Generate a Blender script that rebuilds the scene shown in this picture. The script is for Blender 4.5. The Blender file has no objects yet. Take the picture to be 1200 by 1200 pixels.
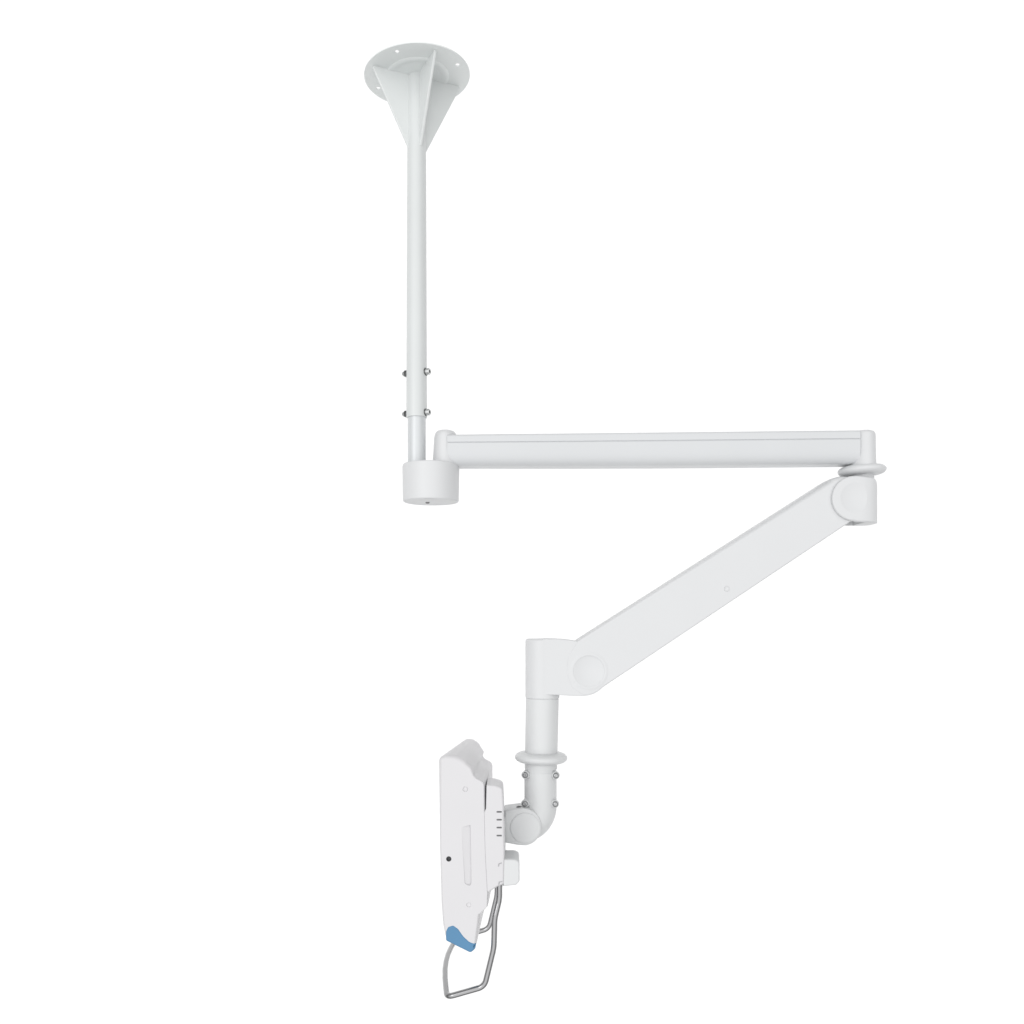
import bpy, bmesh, math
from mathutils import Vector, Matrix

# ---------------------------------------------------------------- units
# drawing units: 1 unit = 1.6 mm.  (x to the right, y downwards, d = depth behind the plane of the arm)
S = 0.0016
DIST = 1050.0          # camera distance from the plane of the arm, in drawing units
EYE = 1.40             # camera height in metres
CX, CY = 600.0, 725.0  # optical axis

scene = bpy.context.scene
col = scene.collection
PI = math.pi
R = math.radians

def P(x, y, d=0.0, ref=None):
    """front elevation point (x, y) measured on plane `ref`, standing at depth d -> world metres"""
    k = (DIST + (d if ref is None else ref)) / DIST
    return Vector(((x - CX) * k * S, d * S, EYE + (CY - y) * k * S))

# ---------------------------------------------------------------- materials
def mat(name, rgb, rough=0.4, metal=0.0, spec=0.5, bump=0.0, bscale=900.0, vary=0.0, coat=0.0):
    m = bpy.data.materials.new(name); m.use_nodes = True
    nt = m.node_tree; b = nt.nodes['Principled BSDF']
    b.inputs['Base Color'].default_value = (*rgb, 1)
    b.inputs['Roughness'].default_value = rough
    b.inputs['Metallic'].default_value = metal
    b.inputs['Specular IOR Level'].default_value = spec
    b.inputs['Coat Weight'].default_value = coat
    tc = nt.nodes.new('ShaderNodeTexCoord')
    if vary:
        n = nt.nodes.new('ShaderNodeTexNoise'); n.inputs['Scale'].default_value = 9.0; n.inputs['Detail'].default_value = 4
        r = nt.nodes.new('ShaderNodeValToRGB')
        r.color_ramp.elements[0].position = 0.3; r.color_ramp.elements[1].position = 0.7
        r.color_ramp.elements[0].color = (*[c * (1 - vary) for c in rgb], 1)
        r.color_ramp.elements[1].color = (*[min(1, c * (1 + vary)) for c in rgb], 1)
        nt.links.new(tc.outputs['Object'], n.inputs['Vector'])
        nt.links.new(n.outputs['Fac'], r.inputs['Fac'])
        nt.links.new(r.outputs['Color'], b.inputs['Base Color'])
    if bump:
        n2 = nt.nodes.new('ShaderNodeTexNoise'); n2.inputs['Scale'].default_value = bscale; n2.inputs['Detail'].default_value = 3
        bp = nt.nodes.new('ShaderNodeBump'); bp.inputs['Strength'].default_value = bump; bp.inputs['Distance'].default_value = 0.0004
        nt.links.new(tc.outputs['Object'], n2.inputs['Vector'])
        nt.links.new(n2.outputs['Fac'], bp.inputs['Height'])
        nt.links.new(bp.outputs['Normal'], b.inputs['Normal'])
    return m

M_COAT = mat('white_powder_coat', (0.68, 0.702, 0.698), 0.42, vary=0.012, bump=0.12)
M_PLATE = mat('white_coat_lightened', (0.76, 0.785, 0.78), 0.45, vary=0.012, bump=0.12)  # powder coat with its colour lightened to offset weak light on the underside
M_TUBE = mat('white_enamel_tube', (0.625, 0.645, 0.643), 0.30, vary=0.010)
M_SLEEVE = mat('silver_sleeve', (0.61, 0.63, 0.64), 0.36, 0.15, vary=0.008)
M_EXTR = mat('white_extrusion', (0.605, 0.617, 0.628), 0.36, vary=0.008)
M_PLAS = mat('white_plastic', (0.640, 0.647, 0.655), 0.45, vary=0.006, bump=0.08)
M_PIPE = mat('white_pipe_coat', (0.640, 0.650, 0.654), 0.40, vary=0.006, bump=0.08)
M_CASE = mat('warm_white_casing', (0.640, 0.634, 0.647), 0.42, vary=0.006, bump=0.08)
M_BLUE = mat('blue_rubber', (0.075, 0.220, 0.390), 0.33, vary=0.05, bump=0.1)
M_CHROME = mat('polished_steel', (0.31, 0.31, 0.315), 0.10, 1.0)
M_SCREW = mat('zinc_steel', (0.62, 0.63, 0.63), 0.18, 1.0)
M_LATCH = mat('grey_latch', (0.42, 0.42, 0.43), 0.5, vary=0.05)
M_WASHER = mat('dark_zinc', (0.16, 0.165, 0.165), 0.3, 1.0)
M_SOCKET = mat('socket_steel', (0.40, 0.405, 0.41), 0.22, 1.0)
M_DARK = mat('dark_recess', (0.065, 0.067, 0.07), 0.6, vary=0.05)
M_SLOT = mat('slot_shade_screw_grey', (0.135, 0.135, 0.14), 0.7, vary=0.05)  # shade of the vent slots put into the colour; also the dark grey screws
M_GLASS = mat('screen_glass', (0.012, 0.013, 0.016), 0.08, vary=0.05)
M_WALL = mat('backdrop_paper', (0.93, 0.93, 0.93), 0.9, spec=0.0, vary=0.004)

# ---------------------------------------------------------------- object helpers
ORIGIN = Vector((0, 0, 0))

def root(name, loc, label, cat):
    global ORIGIN
    o = bpy.data.objects.new(name, None); col.objects.link(o)
    o.empty_display_size = 0.05
    o.location = loc; o['label'] = label; o['category'] = cat
    ORIGIN = Vector(loc)
    return o

def obj(name, bm, m, parent=None, sharp=38, label=None, recalc=True):
    if recalc:
        bmesh.ops.recalc_face_normals(bm, faces=bm.faces[:])
    for v in bm.verts: v.co -= ORIGIN
    me = bpy.data.meshes.new(name); bm.to_mesh(me); bm.free()
    for p in me.polygons: p.use_smooth = True
    me.set_sharp_from_angle(angle=R(sharp))
    me.materials.append(m)
    o = bpy.data.objects.new(name, me); col.objects.link(o)
    if name != 'cutter':
        wn = o.modifiers.new('normals', 'WEIGHTED_NORMAL'); wn.keep_sharp = True; wn.weight = 60
    if parent is not None: o.parent = parent
    if label: o['label'] = label
    return o

def copy_part(o, parent=None, dv=None, rotz=None, pivot=None):
    c = o.copy(); col.objects.link(c); c.parent = parent or o.parent
    if rotz is not None:
        p = Vector(pivot) - ORIGIN
        c.matrix_local = Matrix.Translation(p) @ Matrix.Rotation(rotz, 4, 'Z') @ Matrix.Translation(-p)
    if dv is not None: c.location = c.location + Vector(dv)
    for ch in o.children:
        g = ch.copy(); col.objects.link(g); g.parent = c
    return c

def basis(ax):
    ax = ax.normalized()
    up = Vector((0, 0, 1)) if abs(ax.z) < 0.9 else Vector((0, 1, 0))
    u = ax.cross(up).normalized(); v = ax.cross(u).normalized()
    return u, v

def lathe(prof, base, axis, n=72, bm=None):
    """prof: (radius, height along axis) in drawing units"""
    bm = bm or bmesh.new()
    axis = axis.normalized(); u, v = basis(axis); rings = []
    for r, h in prof:
        c = base + axis * (h * S)
        if r < 1e-6: rings.append([bm.verts.new(c)])
        else: rings.append([bm.verts.new(c + (u * math.cos(2*PI*i/n) + v * math.sin(2*PI*i/n)) * r * S) for i in range(n)])
    for a, b in zip(rings, rings[1:]):
        for i in range(n):
            j = (i + 1) % n
            if len(a) == 1 and len(b) > 1: bm.faces.new((a[0], b[i], b[j]))
            elif len(b) == 1 and len(a) > 1: bm.faces.new((a[i], a[j], b[0]))
            elif len(a) > 1: bm.faces.new((a[i], a[j], b[j], b[i]))
    if len(rings[0]) > 1: bm.faces.new(list(reversed(rings[0])))
    if len(rings[-1]) > 1: bm.faces.new(rings[-1])
    return bm

def round_ends(r, h0, h1, e, e2=None, n=5):
    """profile of a solid cylinder with softened ends"""
    e2 = e if e2 is None else e2
    p = [(0, h0)]
    for i in range(n + 1):
        a = PI/2 * i / n; p.append((r - e + e*math.sin(a), h0 + e - e*math.cos(a)))
    for i in range(n + 1):
        a = PI/2 * i / n; p.append((r - e2 + e2*math.cos(a), h1 - e2 + e2*math.sin(a)))
    p.append((0, h1))
    return p

def fillet(poly, rad, seg=6):
    """round the corners of a closed polygon; points may carry their own radius (x, y, r)"""
    out = []; n = len(poly)
    for i in range(n):
        p = Vector(poly[i][:2]); a = Vector(poly[i-1][:2]); b = Vector(poly[(i+1) % n][:2])
        r = poly[i][2] if len(poly[i]) > 2 else rad
        da, db = a - p, b - p; la, lb = da.length, db.length
        da.normalize(); db.normalize()
        ang = math.acos(max(-1, min(1, da.dot(db))))
        if r <= 0 or ang > R(178): out.append((p.x, p.y)); continue
        t = min(r / math.tan(ang/2), la*0.48, lb*0.48); r = t * math.tan(ang/2)
        c = p + (da + db).normalized() * (r / math.sin(ang/2))
        s, e = p + da*t - c, p + db*t - c
        a0 = math.atan2(s.y, s.x); a1 = math.atan2(e.y, e.x); dlt = (a1 - a0 + PI) % (2*PI) - PI
        for k in range(seg + 1):
            aa = a0 + dlt*k/seg; out.append((c.x + r*math.cos(aa), c.y + r*math.sin(aa)))
    return out

def inset(poly, e):
    n = len(poly)
    area = sum(poly[i-1][0]*poly[i][1] - poly[i][0]*poly[i-1][1] for i in range(n))
    sg = 1 if area > 0 else -1; out = []
    for i in range(n):
        p = Vector(poly[i]); a = p - Vector(poly[i-1]); b = Vector(poly[(i+1) % n]) - p
        a.normalize(); b.normalize()
        na = Vector((-a.y, a.x))*sg; nb = Vector((-b.y, b.x))*sg
        m = na + nb
        if m.length < 1e-4: m = na
        m.normalize(); f = max(0.45, m.dot(na))
        q = p + m*(e/f); out.append((q.x, q.y))
    return out

def slab(outline, d0, d1, e=3.0, e1=None, ref=None, shear=None, dfun=None, n=4, wfun=None, slices=()):
    """outline drawn on plane ref (default d0), standing from depth d0 to d1 with softened rims"""
    e1 = e if e1 is None else e1; ref = d0 if ref is None else ref
    bm = bmesh.new(); rings = []; steps = []
    for i in range(n + 1):
        a = PI/2*i/n; steps.append((e*(1 - math.sin(a)), d0 + e*(1 - math.cos(a))))
    for i in range(n + 1):
        a = PI/2*i/n; steps.append((e1*(1 - math.cos(a)), d1 - e1*(1 - math.sin(a))))
    for ins, d in steps:
        ring = []
        for (x, y), (x0, y0) in zip(inset(outline, ins) if ins > 1e-6 else outline, outline):
            if wfun:
                wt = wfun(x0, y0); x = x0 + (x - x0)*wt; y = y0 + (y - y0)*wt
            xx = x + (shear(x0, y0)*(d - d0) if shear else 0)
            v = P(xx, y, ref); v.y = d*S
            ring.append(bm.verts.new(v))
        rings.append(ring)
    N = len(outline)
    for a, b in zip(rings, rings[1:]):
        for i in range(N):
            j = (i+1) % N
            bm.faces.new((a[i], a[j], b[j], b[i]))
    bm.faces.new(list(reversed(rings[0]))); bm.faces.new(rings[-1])
    k = (DIST + ref)/DIST
    for sx in slices:
        bmesh.ops.bisect_plane(bm, geom=bm.verts[:] + bm.edges[:] + bm.faces[:], plane_co=((sx - CX)*k*S, 0, 0), plane_no=(1, 0, 0), dist=1e-6)
    if dfun:
        for v in bm.verts: v.co.y = dfun(v.co.x/(k*S) + CX, v.co.y/S)*S
    return bm

def sweep(pts, r, n=20, bm=None):
    """round rod through world points"""
    bm = bm or bmesh.new(); rings = []; N = len(pts); prev = None
    for i, p in enumerate(pts):
        t = (pts[min(i+1, N-1)] - pts[max(i-1, 0)]).normalized()
        if prev is None: u, v = basis(t)
        else:
            u = (prev - t*prev.dot(t)).normalized(); v = t.cross(u)
        prev = u
        rings.append([bm.verts.new(p + (u*math.cos(2*PI*k/n) + v*math.sin(2*PI*k/n))*r*S) for k in range(n)])
    for a, b in zip(rings, rings[1:]):
        for k in range(n):
            j = (k+1) % n; bm.faces.new((a[k], a[j], b[j], b[k]))
    bm.faces.new(list(reversed(rings[0]))); bm.faces.new(rings[-1])
    return bm

def round_path(pts, rad, seg=8):
    out = [pts[0]]
    for i in range(1, len(pts)-1):
        p, a, b = pts[i], pts[i-1], pts[i+1]
        r = rad[i] if isinstance(rad, (list, tuple)) else rad
        da, db = (a-p), (b-p); la, lb = da.length, db.length; da.normalize(); db.normalize()
        ang = math.acos(max(-1, min(1, da.dot(db))))
        t = min(r*S/math.tan(ang/2), la*0.48, lb*0.48)
        s, e = p + da*t, p + db*t
        for k in range(seg+1):
            q = k/seg; out.append(s*(1-q)**2 + p*2*q*(1-q) + e*q*q)
    out.append(pts[-1]); return out

def loft(sections):
    bm = bmesh.new(); rings = [[bm.verts.new(p) for p in s] for s in sections]; N = len(rings[0])
    for a, b in zip(rings, rings[1:]):
        for i in range(N):
            j = (i+1) % N; bm.faces.new((a[i], a[j], b[j], b[i]))
    bm.faces.new(list(reversed(rings[0]))); bm.faces.new(rings[-1])
    return bm

def carve(o, cutters):
    """cut recesses into a mesh and bake the result"""
    tmp = []; o.modifiers.clear()
    for bm in cutters:
        c = obj('cutter', bm, M_DARK); c.location = o.matrix_world.translation * 0
        c.parent = o.parent; tmp.append(c)
        md = o.modifiers.new('cut', 'BOOLEAN'); md.object = c; md.operation = 'DIFFERENCE'; md.solver = 'EXACT'
    bpy.context.view_layer.update()
    dg = bpy.context.evaluated_depsgraph_get()
    me = bpy.data.meshes.new_from_object(o.evaluated_get(dg))
    o.modifiers.clear(); old = o.data; o.data = me; me.name = o.name
    me.materials.clear(); me.materials.append(old.materials[0])
    for p in me.polygons: p.use_smooth = True; p.material_index = 0
    me.set_sharp_from_angle(angle=R(35))
    for c in tmp: bpy.data.objects.remove(c)
    wn = o.modifiers.new('normals', 'WEIGHTED_NORMAL'); wn.keep_sharp = True; wn.weight = 60

UP = Vector((0, 0, 1)); DOWN = -UP; FRONT = Vector((0, -1, 0))

# ================================================================ SETTING
def backdrop():
    global ORIGIN
    ORIGIN = Vector((0, 0, 0))
    bm = bmesh.new(); prev = None
    prof = [(3.2, 14.0), (3.2, -10.0)]
    for y, z in prof:
        cur = [bm.verts.new((-24, y, z)), bm.verts.new((24, y, z))]
        if prev: bm.faces.new((prev[0], prev[1], cur[1], cur[0]))
        prev = cur
    o = obj('backdrop', bm, M_WALL, sharp=80)
    o['kind'] = 'structure'
backdrop()

# ================================================================ CEILING ARM
arm = root('ceiling_arm', P(489, 87, 0),
           'white jointed ceiling arm with round drilled plate, long drop tube and sloping lower section', 'support arm')

# ---- ceiling plate -------------------------------------------------
PC = P(489, 90, 0); PR = 61.5
def view_shear(bm):
    # plate parts sheared, right side raised, to fit the outline in camera view
    for v in bm.verts: v.co.z += (v.co.x - PC.x)*0.064
    return bm
def plate_bm():
    bm = bmesh.new(); loops = []
    def loop(cx, cy, r, n):
        vs = [bm.verts.new((PC.x + (cx + r*math.cos(2*PI*i/n))*S, PC.y + (cy + r*math.sin(2*PI*i/n))*S, PC.z)) for i in range(n)]
        return [bm.edges.new((vs[i], vs[(i+1) % n])) for i in range(n)]
    e = loop(0, 0, PR, 96)
    for k in range(4):
        a = R(20 + 90*k); e += loop(0.835*PR*math.cos(a), -0.835*PR*math.sin(a), 2.6, 16)
    bmesh.ops.triangle_fill(bm, edges=e, use_beauty=True)
    r = bmesh.ops.extrude_face_region(bm, geom=bm.faces[:])
    for v in r['geom']:
        if isinstance(v, bmesh.types.BMVert): v.co.z += 1.3*S
    view_shear(bm)
    return bm
plate = obj('ceiling_plate', plate_bm(), M_PLATE, arm)
# raised round boss in the middle of the plate
obj('boss', view_shear(lathe([(37, -0.5), (37, 0.2), (35.5, 1.0), (33.4, 1.3), (31, 1.1), (28.5, 0.5), (27, 0.4), (0, 0.4)], PC, DOWN, 96)), M_PLATE, plate)

def gusset_bm(a):
    u = Vector((math.cos(a), -math.sin(a), 0)); w = Vector((math.sin(a), math.cos(a), 0))
    pts = [(8.0, -0.3), (53.5, -0.3), (54.3, 2.2), (11.2, 86), (8.0, 86)]
    bm = bmesh.new(); rings = []
    for off, ins in ((-1.4, 0.5), (-0.9, 0), (0.9, 0), (1.4, 0.5)):
        q = inset([(x, y) for x, y in pts], ins) if ins else pts
        rings.append([bm.verts.new(PC + u*(x*S) + w*(off*S) + DOWN*(y*S)) for x, y in q])
    n = len(pts)
    for s, t in zip(rings, rings[1:]):
        for i in range(n): bm.faces.new((s[i], s[(i+1) % n], t[(i+1) % n], t[i]))
    bm.faces.new(list(reversed(rings[0]))); bm.faces.new(rings[-1])
    return bm
for k in range(4):
    obj('gusset', view_shear(gusset_bm(R(62 + 90*k))), M_COAT, plate, sharp=25)

# ---- drop tube -----------------------------------------------------
TOP, BOT = P(488.6, 87, 0), P(488.3, 489.5, 0)
L = (TOP - BOT).length / S
tube = obj('drop_tube', lathe([(10.6, 0), (12.0, 0), (12.15, 0.7), (12.0, 40), (11.0, L*0.8), (11.0, L)], BOT, UP, 64), M_TUBE, arm)
# narrower sleeve that slides out of it
b2 = P(488.4, 546, 0)
obj('inner_sleeve', lathe([(10.5, -2), (10.5, 80)], b2, UP, 64), M_SLEEVE, arm)

def dome_nut(base, ax):
    bm = lathe([(0, -1.5), (3.9, -1.5), (3.9, 0.6), (3.3, 0.8)], base, ax, 24)
    lathe([(0, 0.5), (4.1, 0.5), (4.1, 3.2), (3.4, 3.6), (0, 3.6)], base, ax, 6, bm)
    lathe([(3.2, 3.3), (3.1, 4.6), (2.6, 5.8), (1.5, 6.6), (0, 6.9)], base, ax, 24, bm)
    return bm
def cap_screw(base, ax, r=3.9):
    bm = lathe([(0, -1.5), (r+0.7, -1.5), (r+0.7, 0.5), (r, 0.7)], base, ax, 24)
    lathe([(0, 0.5), (r-0.2, 0.5), (r, 0.9), (r, 4.4), (r-0.5, 5.0), (r*0.55, 5.0), (r*0.55, 3.2), (0, 3.0)], base, ax, 24, bm)
    return bm
th = R(20); axr = Vector((math.cos(th), -math.sin(th), 0)); axl = -axr
for i, yy in enumerate((436.8, 484.2)):
    c = P(488.3, yy, 0)
    for nm, bmx, axx, lim in (('bolt', cap_screw(c + axr*(11.9*S), axr), axr, 1.4), ('nut', dome_nut(c + axl*(11.9*S), axl), axl, 3.3)):
        o = obj(nm, bmx, M_SCREW, tube, sharp=30)
        o.data.materials.append(M_WASHER)
        for p in o.data.polygons:
            hgt = ((p.center + ORIGIN) - c).dot(axx)/S - 11.9
            if hgt < lim or (nm == 'bolt' and hgt < 4.2 and abs(p.normal.dot(axx)) > 0.5): p.material_index = 1

# ---- pivot hub -----------------------------------------------------
hb = P(505, 588.5, 0)
hub = obj('pivot_hub', lathe([(0, 0.2), (29.5, 0.2), (30, 0), (31.2, 0.1), (32.1, 0.7), (32.6, 1.8), (32.8, 10), (33.2, 41), (32.8, 43), (31.8, 43.8), (0, 44)], hb, UP, 96), M_PLAS, arm)
obj('set_screw', lathe([(0, 0), (2.3, 0), (2.3, 1.0), (1.7, 1.4), (1.3, 0.5), (0, 0.4)], P(501, 588.5, -28), DOWN, 16), M_SLOT, hub)

# ---- level upper arm -----------------------------------------------
def arm_section(x, yt, yb, w):
    """closed section of the extrusion (looking along x): lid, groove line, belly that rounds in below"""
    h = yb - yt
    half = [(0.0, 0.0), (0.70, 0.0), (0.86, 0.015), (0.955, 0.06), (0.985, 0.12), (0.985, 0.262), (0.93, 0.272), (0.93, 0.292),
            (0.992, 0.302), (1.0, 0.36), (1.0, 0.46), (0.994, 0.55), (0.978, 0.64), (0.95, 0.72), (0.91, 0.79), (0.855, 0.855), (0.785, 0.91), (0.70, 0.955), (0.60, 0.985), (0.45, 1.0)]
    pts = [(-a*w, yt + b*h) for a, b in half] + [(a*w, yt + b*h) for a, b in reversed(half[1:])]
    k = (DIST - w)/DIST
    return [Vector(((x - CX)*k*S, d*S, EYE + (CY - y)*k*S)) for d, y in pts]
W = 21.0
secs = []
for i in range(9):
    q = i/8; x = 524 + (1008.5 - 524)*q
    yt = 508.3 - 5.2*q; yb = 544.2 - 2.2*q + 0.9*math.sin(PI*q)
    secs.append(arm_section(x, yt, yb, W))
upper = obj('upper_arm', loft(secs), M_EXTR, arm, sharp=30)
def flat_y(bm, f, y0=0.0):
    for v in bm.verts: v.co.y = y0 + (v.co.y - y0)*f
    return bm
lc = P(522.3, 545.5, 0)
obj('end_cap', flat_y(lathe([(0, -1), (15.2, -1), (15.0, 6), (13.4, 31), (12.9, 34.5), (12.0, 37), (10.6, 38.8), (8.5, 39.7), (0, 40)], lc, UP, 64), 1.42), M_PLAS, upper, sharp=60)
# housing of the far end: upright barrel with the arm let into it
rc = P(1009.0, 548.7, 0)
obj('end_cap', flat_y(lathe([(0, -1), (16.4, -1), (15.6, 3), (15.2, 9), (14.8, 36.5), (14.4, 38.8), (13.4, 40.6), (11.8, 41.5), (0, 41.8)], rc, UP, 64), 1.48), M_PLAS, upper, sharp=60)

# ---- elbow joint ---------------------------------------------------
tilt = Vector((-0.045, 0.0, 1.0)).normalized()
def collar(base, ax, r_out, h, n=80):
    """solid turned collar: thick at the hub, thinning to a rounded rim"""
    pr = [(0, -h), (r_out*0.62, -h), (r_out*0.74, -h*0.96), (r_out*0.85, -h*0.82), (r_out*0.93, -h*0.6), (r_out*0.98, -h*0.32), (r_out, 0),
          (r_out*0.98, h*0.32), (r_out*0.93, h*0.6), (r_out*0.85, h*0.82), (r_out*0.74, h*0.96), (r_out*0.62, h), (0, h)]
    return lathe(pr, base, ax, n)
obj('elbow_collar', collar(P(1010, 551.6, 0), tilt, 27.0, 5.6), M_PLAS, arm, sharp=60)
def dense(poly, step=2.0):
    out = []
    for i in range(len(poly)):
        a = Vector(poly[i]); b = Vector(poly[(i+1) % len(poly)]); n = max(1, int((b-a).length/step))
        for k in range(n): out.append(tuple(a.lerp(b, k/n)))
    return out
def d_outline(cx, cy, r, n=40):
    pts = [(cx + r*math.cos(PI/2 + PI*i/n), cy - r*math.sin(PI/2 + PI*i/n)) for i in range(n+1)]
    return pts + fillet([(1004, 611.0, 0), (1034.6, 611.9, 1.2), (1034.0, 566, 10), (1028, 559.5, 8), (1004, 557.2, 0)], 1, 6)
def joint_d(x, d):
    q = max(0.0, min(1.0, (x - 1003.0)/31.8))
    return d*(1 - q**2.8)**(1/2.8)
elbow = obj('elbow_joint', slab(dense(d_outline(1001.5, 583.8, 26.3), 1.2), -24.3, 24.3, 2.0, dfun=joint_d, n=5, slices=[1005, 1008, 1011, 1014, 1017, 1020, 1022.5, 1025, 1027, 1028.8, 1030.4, 1031.6, 1032.6, 1033.4, 1034.0]), M_PLAS, arm, sharp=50)
def ball(x, y, d, chord, deep):
    """large sphere that cuts a shallow dish of radius `chord` into a front face at depth d"""
    rs = (chord*chord + deep*deep)/(2*deep); bm = bmesh.new()
    c = P(x, y, d) + FRONT*((rs - deep)*S); n = 18; pr = []
    amax = math.asin(min(1, chord*1.25/rs))
    for i in range(n + 1):
        a = amax*i/n; pr.append((rs*math.sin(a), rs*math.cos(a)))
    pr.append((rs*math.sin(amax), rs*math.cos(amax) - 12)); pr.append((0, rs*math.cos(amax) - 12))
    return lathe(pr, c, -FRONT, 72)
carve(elbow, [ball(1002.5, 583.2, -24.3, 17.5, 2.2), slab([(985, 597), (1007, 597), (1007, 622), (985, 622)], -18.5, 18.5, 0.1, ref=0)])
obj('neck', lathe([(13.5, -3), (13.5, 12)], P(1010, 560, 0), UP, 48), M_PLAS, elbow)

# ---- sloping lower arm ---------------------------------------------
HW = 20.2
lo_poly = [(676.5, 750.6, 12), (976, 560, 14), (986, 557.2, 6), (998, 558, 8), (1007, 566, 8), (1009, 590, 8), (1001, 609, 6), (991, 615.8, 4),
           (706, 806.3, 14), (696, 813.6, 10), (683, 815.2, 12), (670, 806, 14), (663.5, 789, 14), (665.5, 769, 14)]
def edge_w(x, y):
    # upper edges are broadly rounded, lower ones crisper
    mid = 779.3 - 0.650*(x - 690)
    q = max(0.0, min(1.0, (mid + 12 - y)/24)); q2 = max(0.0, min(1.0, (x - 672)/30)); return 0.24*(0.4 + 0.6*q2) + 0.76*q*q2
lower = obj('lower_arm', slab(fillet(lo_poly, 5, 8), -HW, HW, 7.0, n=7, wfun=edge_w), M_PLAS, arm, sharp=50)
obj('screw_cover', lathe([(0, 0.35), (1.9, 0.35), (2.2, 0.7), (2.9, 0.8), (3.3, 0.0), (3.3, -1)], P(851.8, 690, -HW), FRONT, 28), M_PLAS, lower)

# ---- lower joint head ----------------------------------------------
def head_d(x, d):
    q = max(0.0, min(1.0, (x - 635.5)/40.0)); q = q*q*(3-2*q)
    if x < 635.5:
        c = max(0.0, 1 - ((635.5 - x)/20.0)**2)
        return d/21.0*19.8*math.sqrt(c)
    return d/21.0*(19.8 + 0.05*q)
def flat_rim(x, y, d):
    # soft raised lip round the dish
    bm = bmesh.new(); n = 72; pr = [(17.0, -0.5), (17.6, 0.15), (18.4, 0.5), (19.4, 0.62), (20.6, 0.4), (22.2, 0.0), (22.3, -0.5)]
    c = P(x, y, d); rings = []
    for i in range(n):
        a = 2*PI*i/n
        rings.append([bm.verts.new(c + Vector((math.cos(a)*r*S, -h*S, math.sin(a)*r*S))) for r, h in pr])
    m = len(pr)
    for i in range(n):
        a, b = rings[i], rings[(i+1) % n]
        for k in range(m): bm.faces.new((a[k], a[(k+1) % m], b[(k+1) % m], b[k]))
    return bm
# joint head: tongue plate with rounded nose
arc = [(684.0 + 30.2*math.cos(R(a)), 785.6 + 30.0*math.sin(R(a))) for a in range(-80, 96, 8)]
tongue = [(636, 748.6), (650, 748.7), (664, 749.6), (677, 751.4)] + arc + [(672, 815.6), (652, 814.6), (636, 814.6)]
head = obj('joint_head', slab(dense(tongue, 3.0), -21.0, 21.0, 1.2, dfun=head_d, slices=[638, 641, 645, 649, 653, 657, 661, 665, 669, 673, 676]), M_PLAS, arm, sharp=50)
obj('barrel', lathe(round_ends(19.9, 0, 69.2, 0.8, 3.0), P(635.6, 817.6, 0), UP, 80), M_PLAS, head)
carve(lower, [ball(691.0, 786.0, -20.2, 17.5, 2.6)])
carve(head, [ball(691.0, 786.0, -20.2, 19.0, 4.2)])
obj('pivot_rim', flat_rim(690.4, 786.6, -20.2), M_PLAS, lower, sharp=60)

# ---- down pipe, ring, elbow ----------------------------------------
pa, pb = P(635.6, 817.9, 0), P(633.9, 900.0, 0)
ax = (pb - pa)
Lp = ax.length/S
pipe = obj('down_pipe', lathe([(18.6, -2), (18.6, 0.1), (19.0, 0.4), (19.2, 1.0), (19.15, 30), (19.0, Lp)], pa, ax, 72), M_PIPE, arm)
obj('pipe_collar', collar(P(634.1, 887.5, 0), -ax, 30.8, 6.2), M_PIPE, arm, sharp=60)
obj('pipe_ferrule', lathe([(18.4, 0), (18.4, 13)], P(633.7, 892, 0), ax, 72), M_PIPE, arm)

# bent pipe: straight run then a quarter turn towards the panel
path = [P(633.4, 903.6, 0)] + [P(633.4, 903.6 + (944-903.6)*q, 0) for q in (0.02, 0.3, 0.6, 0.9, 1.0)]
for i in range(1, 15):
    a = PI/2*i/14
    path.append(P(613.4 + 20.0*math.cos(a), 944 + 23.0*math.sin(a), 0))
path.append(P(606, 967, 0))
bend = obj('pipe_bend', sweep(path, 18.9, 64), M_PIPE, arm, sharp=60)
def socket_screw(x, y, side):
    axs = Vector((side*math.sin(R(14)), -math.cos(R(14)), 0))
    c = P(x, y, -15)
    b = obj('screw_boss', lathe([(0, -17), (4.7, -17), (4.7, -0.4), (4.2, 0.3), (0, 0.4)], c, axs, 28), M_PIPE, bend)
    obj('screw', lathe([(0, 0.2), (3.6, 0.2), (3.7, 0.6), (3.5, 1.3), (3.0, 2.1), (2.4, 2.6), (2.0, 2.7), (1.7, 1.9), (0, 1.8)], c, axs, 28), M_SOCKET, b, sharp=50)
for x, y, sd in ((615.6, 908.3, -1), (651.4, 908.8, 1), (615.2, 941.8, -1), (650.7, 942.2, 1)):
    socket_screw(x, y, sd)

# ---- tilt joint ----------------------------------------------------
tj = [(612.5 + 22.2*math.cos(R(a)), 969.2 + 22.2*math.sin(R(a))) for a in range(-100, 81, 6)] + [(606, 990.4), (591.8, 987.6), (591.6, 949.6), (600, 948.5)]
tilt_o = obj('tilt_joint', slab(tj, -21, 21, 1.8, 13.0, n=6), M_PIPE, arm, sharp=45)
obj('tilt_cover', lathe([(17.6, -1), (17.6, 0.4), (17.0, 1.0), (15.5, 1.3), (0, 1.5)], P(615.6, 970.4, -21), FRONT, 64), M_PIPE, tilt_o)
obj('screw', lathe([(0, -1), (3.2, -1), (3.2, 1.2), (2.6, 1.7), (1.6, 1.7), (1.4, 0.4), (0, 0.3)], P(608.4, 946.6, -13), UP, 20), M_SLOT, tilt_o)
obj('mount_plate', slab(fillet([(576, 952), (592.5, 952), (592.5, 992), (576, 992)], 2), -40, 40, 1.5, ref=0), M_PLAS, arm)

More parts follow.
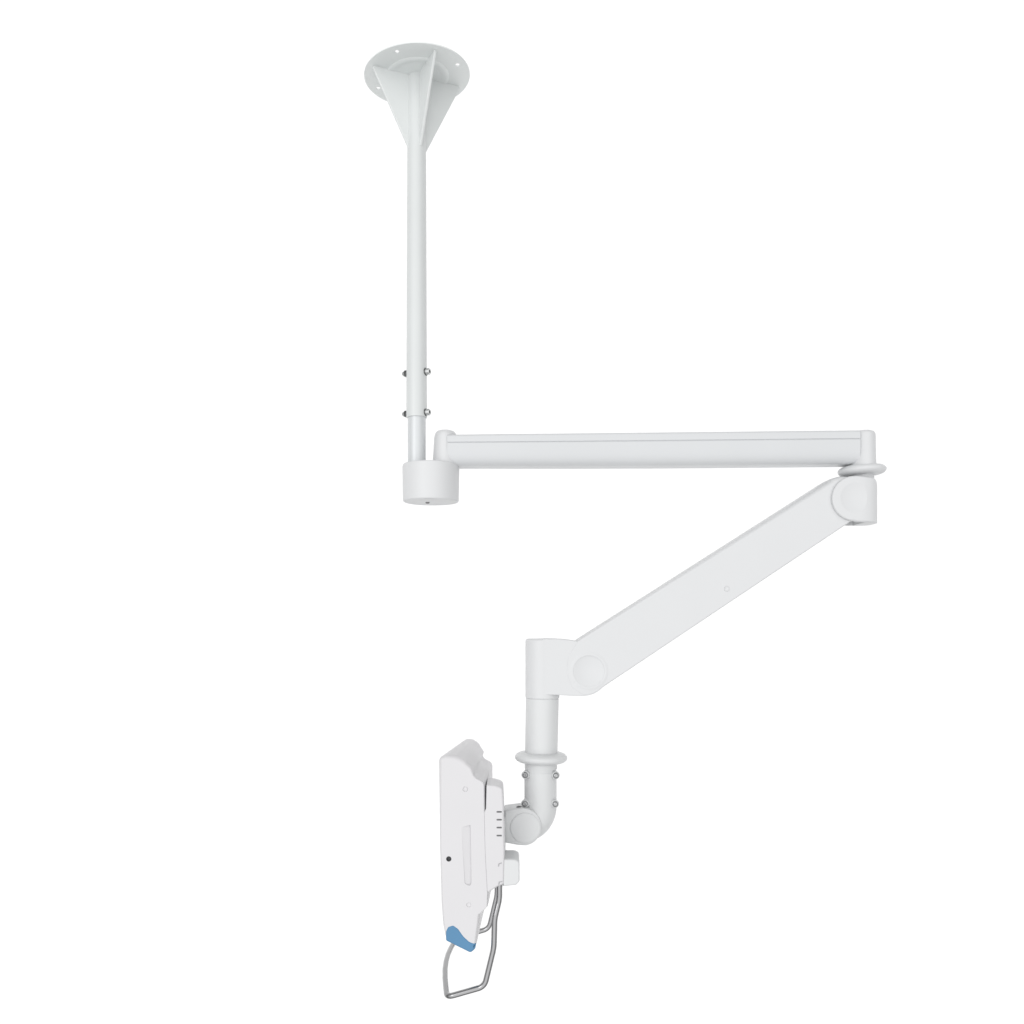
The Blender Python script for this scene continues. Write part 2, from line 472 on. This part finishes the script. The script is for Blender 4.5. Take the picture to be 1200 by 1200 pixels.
# ================================================================ BEDSIDE TERMINAL
DN = -80.0           # near side of the casing
term = root('bedside_terminal', P(545, 1110, 0),
            'white slim hospital bedside screen unit seen edge-on, blue bottom corner, hanging from the bent pipe', 'terminal')
case_poly = [(513.2, 888.4, 8), (522, 884.6, 8), (534, 885.4, 16), (545, 890.5, 16), (553.5, 900.5, 10), (556.5, 910.8, 9), (568.0, 916.6, 8),
             (568.2, 945, 20), (569.5, 1000, 60), (572.0, 1046, 20), (571.6, 1063, 4), (562.6, 1071.8, 4), (561.6, 1082, 10), (558.3, 1107.5, 9),
             (551.5, 1116.2, 5), (522, 1101.8, 5), (518.2, 1083, 20), (516.3, 1057, 40), (514.6, 990, 60)]
def case_shear(x, y):
    q = max(0.0, min(1.0, (x - 518)/(552 - 518)))
    return 0.15*(1-q) + (0.065 if y < 905 else 0.045)*q
def case_w(x, y):
    # broad rounding over the top and front, crisp where the rear module joins
    q = max(0.0, min(1.0, (x - 546)/12))
    if y > 925: return 0.25 if x > 563 else 0.6
    return 1.0 - 0.75*q
case = obj('casing', slab(fillet(case_poly, 4, 6), DN, DN + 136, 6.0, shear=case_shear, n=7, wfun=case_w), M_CASE, term, sharp=40)
slot = slab(fillet([(541, 969.5, 1), (551.6, 966.6, 1), (552.6, 1034, 3), (551, 1038.5, 4), (544.5, 1036, 4)], 1, 4), DN-6, DN+2.6, 0.1, 0.3, ref=DN, dfun=lambda x, d: d if d < DN else DN + (d - DN)*max(0.02, min(1, (x - 541)/11.0)))
slot2 = lathe([(0, -1.2), (2.2, -1.2), (3.0, 0.1), (3.0, 1), (2.8, 6), (0, 6)], P(545.3, 924.8, DN, ), FRONT, 24)
slot3 = lathe([(0, -0.9), (1.9, -0.9), (2.7, 0.1), (2.7, 1), (2.8, 6), (0, 6)], P(549.3, 1060.5, DN), FRONT, 24)
hole = lathe([(0, -4), (2.9, -4), (2.9, 6), (0, 6)], P(525.9, 1006.6, DN), FRONT, 24)
carve(case, [slot, slot2, slot3, hole])
obj('screw', lathe([(0, -1.6), (1.3, -1.6), (1.3, -0.9), (0.9, -0.7), (0, -0.7)], P(546.2, 924.8, DN), FRONT, 20), M_CASE, case)
obj('jack_socket', lathe([(0, -3.0), (2.8, -3.0), (2.8, -0.1), (2.3, 0.3), (1.7, -0.4), (1.6, -2), (0, -2.2)], P(525.9, 1006.6, DN), FRONT, 24), M_DARK, case)
# flat screen on the far-left face
def screen_bm():
    # thin glass following the slightly bowed front of the casing
    bm = bmesh.new(); line = [(912, 513.5), (945, 514.0), (990, 514.7), (1025, 515.6), (1057, 516.4), (1074, 517.6)]; cols = []
    for t in (16, 120):
        for off in (-0.7, 1.5):
            r = []
            for y, x in line:
                p = P(x + off + case_shear(x, y)*t, y, DN); p.y = (DN + t)*S; r.append(bm.verts.new(p))
            cols.append(r)
    order = (0, 1, 3, 2)
    for i in range(len(line) - 1):
        for a, b in zip(order, order[1:] + order[:1]):
            bm.faces.new((cols[a][i], cols[b][i], cols[b][i+1], cols[a][i+1]))
    bm.faces.new([cols[a][0] for a in order]); bm.faces.new([cols[a][-1] for a in reversed(order)])
    return bm
obj('screen', screen_bm(), M_GLASS, term)

# blue grip over the bottom corner
blue = [(522.4, 1102.4, 3), (522.3, 1091, 3), (524.6, 1086.0, 3), (531, 1083.8, 4), (537, 1088.0, 8), (543.5, 1097.2, 12), (550.5, 1103.6, 10), (557.9, 1106.0, 1.0),
        (556.8, 1112.0, 4), (551.6, 1116.9, 4)]
obj('corner_grip', slab(fillet(blue, 3, 6), DN - 0.7, DN + 30, 2.2, 1.0, ref=DN, shear=lambda x, y: 0.05, n=5), M_BLUE, term, sharp=50)

# rear module along the back
DB = DN + 0.9
cheek = [(570.0, 920.2, 1.0), (579, 919.8, 6), (589.2, 923.2, 6), (590.4, 945, 20), (591.4, 1000, 40), (590.6, 1036.6, 3), (583.5, 1039.2, 6), (576, 1044.0, 4),
         (572.4, 1045.6, 1), (566, 1040, 3), (564, 958, 3), (569.3, 948, 4)]
rear = obj('rear_module', slab(fillet(cheek, 3, 6), DB, DB + 48, 2.6, 8.0, n=5, wfun=lambda x, y: 0.3 if x < 573 else 1.0), M_CASE, term, sharp=40)
for yy in (951.4, 960.6, 969.8, 979.2):  # proud dark slabs carry the slots' shade in their colour, nothing is cut
    obj('vent_slot', slab(fillet([(581.8, yy - 0.95), (588.2, yy - 0.95), (588.2, yy + 0.95), (581.8, yy + 0.95)], 0.9, 3), DB - 0.15, DB + 2, 0.1, ref=DB), M_SLOT, rear)
obj('rear_spine', slab(fillet([(573, 985), (588, 986), (589, 1035), (574, 1038)], 3), DB + 30, DB + 190, 2.0, ref=DB), M_CASE, term)
obj('latch', slab(fillet([(583.4, 1015.4), (584.2, 1011.8), (588.0, 1010.6), (588.2, 1011.6), (585.4, 1012.8), (584.5, 1015.6)], 0.3, 3), DB - 0.5, DB + 2, 0.2, ref=DB), M_LATCH, rear)
obj('latch', slab(fillet([(583.8, 1036.6), (584.4, 1033.2), (588.6, 1032.4), (588.8, 1033.4), (585.7, 1034.2), (584.9, 1036.8)], 0.3, 3), DB - 0.5, DB + 2, 0.2, ref=DB), M_LATCH, rear)
# small box on the back
box = fillet([(588, 1007.2, 1), (603.0, 1007.2, 4), (608.8, 1009.5, 5), (609.0, 1033, 5), (605, 1037.4, 3), (588, 1039.2, 1)], 3, 6)
obj('rear_box', slab(box, DB + 1.5, DB + 46, 2.0, 6.0, ref=DB + 1.5), M_PIPE, term, sharp=45)

# ---- bent chrome handle --------------------------------------------
ND = DN + 3.0; FD = (DIST + ND)/0.843 - DIST
def HP(x, y, d): 
    v = P(x, y, ND); v.y = d*S; return v
near = [HP(585.2, 1034, ND + 8), HP(585.2, 1056, ND + 7), HP(579.6, 1078, ND + 3), HP(578.9, 1110, ND), HP(567.8, 1156.0, ND), HP(524.0, 1168.5, ND)]
bow = []
for i in range(1, 8):
    q = i/8; b = math.sin(PI*q)
    bow.append(HP(524.0 - 8.5*b, 1168.5 - 4.0*b, ND + (FD - ND)*q))
far = [HP(524.0, 1168.5, FD), HP(567.8, 1156.0, FD), HP(578.9, 1110, FD), HP(579.6, 1078, FD), HP(585.2, 1056, FD), HP(585.2, 1030, FD)]
pts = near + bow + far
rads = [0, 40, 40, 50, 13, 9] + [60]*7 + [9, 13, 50, 40, 40, 0]
obj('handle', sweep(round_path(pts, rads, 12), 3.15, 24), M_CHROME, term, sharp=70)

# ================================================================ LIGHT
w = bpy.data.worlds.new('World'); scene.world = w; w.use_nodes = True
nt = w.node_tree; bg = nt.nodes['Background']
# studio surroundings: dim room with one broad soft light bank behind and above the photographer
tc = nt.nodes.new('ShaderNodeTexCoord')
def lobe(direction, lo, hi, power):
    dt = nt.nodes.new('ShaderNodeVectorMath'); dt.operation = 'DOT_PRODUCT'
    dt.inputs[1].default_value = Vector(direction).normalized()
    nt.links.new(tc.outputs['Generated'], dt.inputs[0])
    mr = nt.nodes.new('ShaderNodeMapRange'); mr.interpolation_type = 'SMOOTHSTEP'
    mr.inputs['From Min'].default_value = lo; mr.inputs['From Max'].default_value = hi
    mr.inputs['To Min'].default_value = 0; mr.inputs['To Max'].default_value = power
    nt.links.new(dt.outputs['Value'], mr.inputs['Value'])
    return mr.outputs['Result']
def add(a, b):
    m = nt.nodes.new('ShaderNodeMath'); m.operation = 'ADD'
    for i, q in enumerate((a, b)):
        if isinstance(q, float): m.inputs[i].default_value = q
        else: nt.links.new(q, m.inputs[i])
    return m.outputs[0]
tot = add(lobe((-0.09, -0.99, 0.04), 0.25, 1.0, 1.25), 0.42)
nt.links.new(tot, bg.inputs['Strength'])
bg.inputs['Color'].default_value = (1.0, 1.0, 1.0, 1)

def area(name, loc, target, size, energy, color=(1, 1, 1), sy=None):
    l = bpy.data.lights.new(name, 'AREA'); l.energy = energy; l.color = color; l.size = size
    if sy: l.shape = 'RECTANGLE'; l.size_y = sy
    o = bpy.data.objects.new(name, l); col.objects.link(o); o.location = loc
    o.rotation_euler = (Vector(target) - Vector(loc)).to_track_quat('-Z', 'Y').to_euler()
    return o
area('key_softbox', (-1.7, -2.8, 2.0), (0, 0, 1.4), 1.2, 12)

# ================================================================ CAMERA
cam = bpy.data.cameras.new('camera'); co = bpy.data.objects.new('camera', cam); col.objects.link(co)
co.location = (0, -DIST*S, EYE); co.rotation_euler = (PI/2, 0, 0)
cam.sensor_width = 36; cam.lens = 36*DIST/1200; cam.shift_y = (CY - 600)/1200
cam.clip_start = 0.05; cam.clip_end = 100
scene.camera = co
scene.view_settings.view_transform = 'Standard'; scene.view_settings.look = 'None'; scene.view_settings.exposure = 0
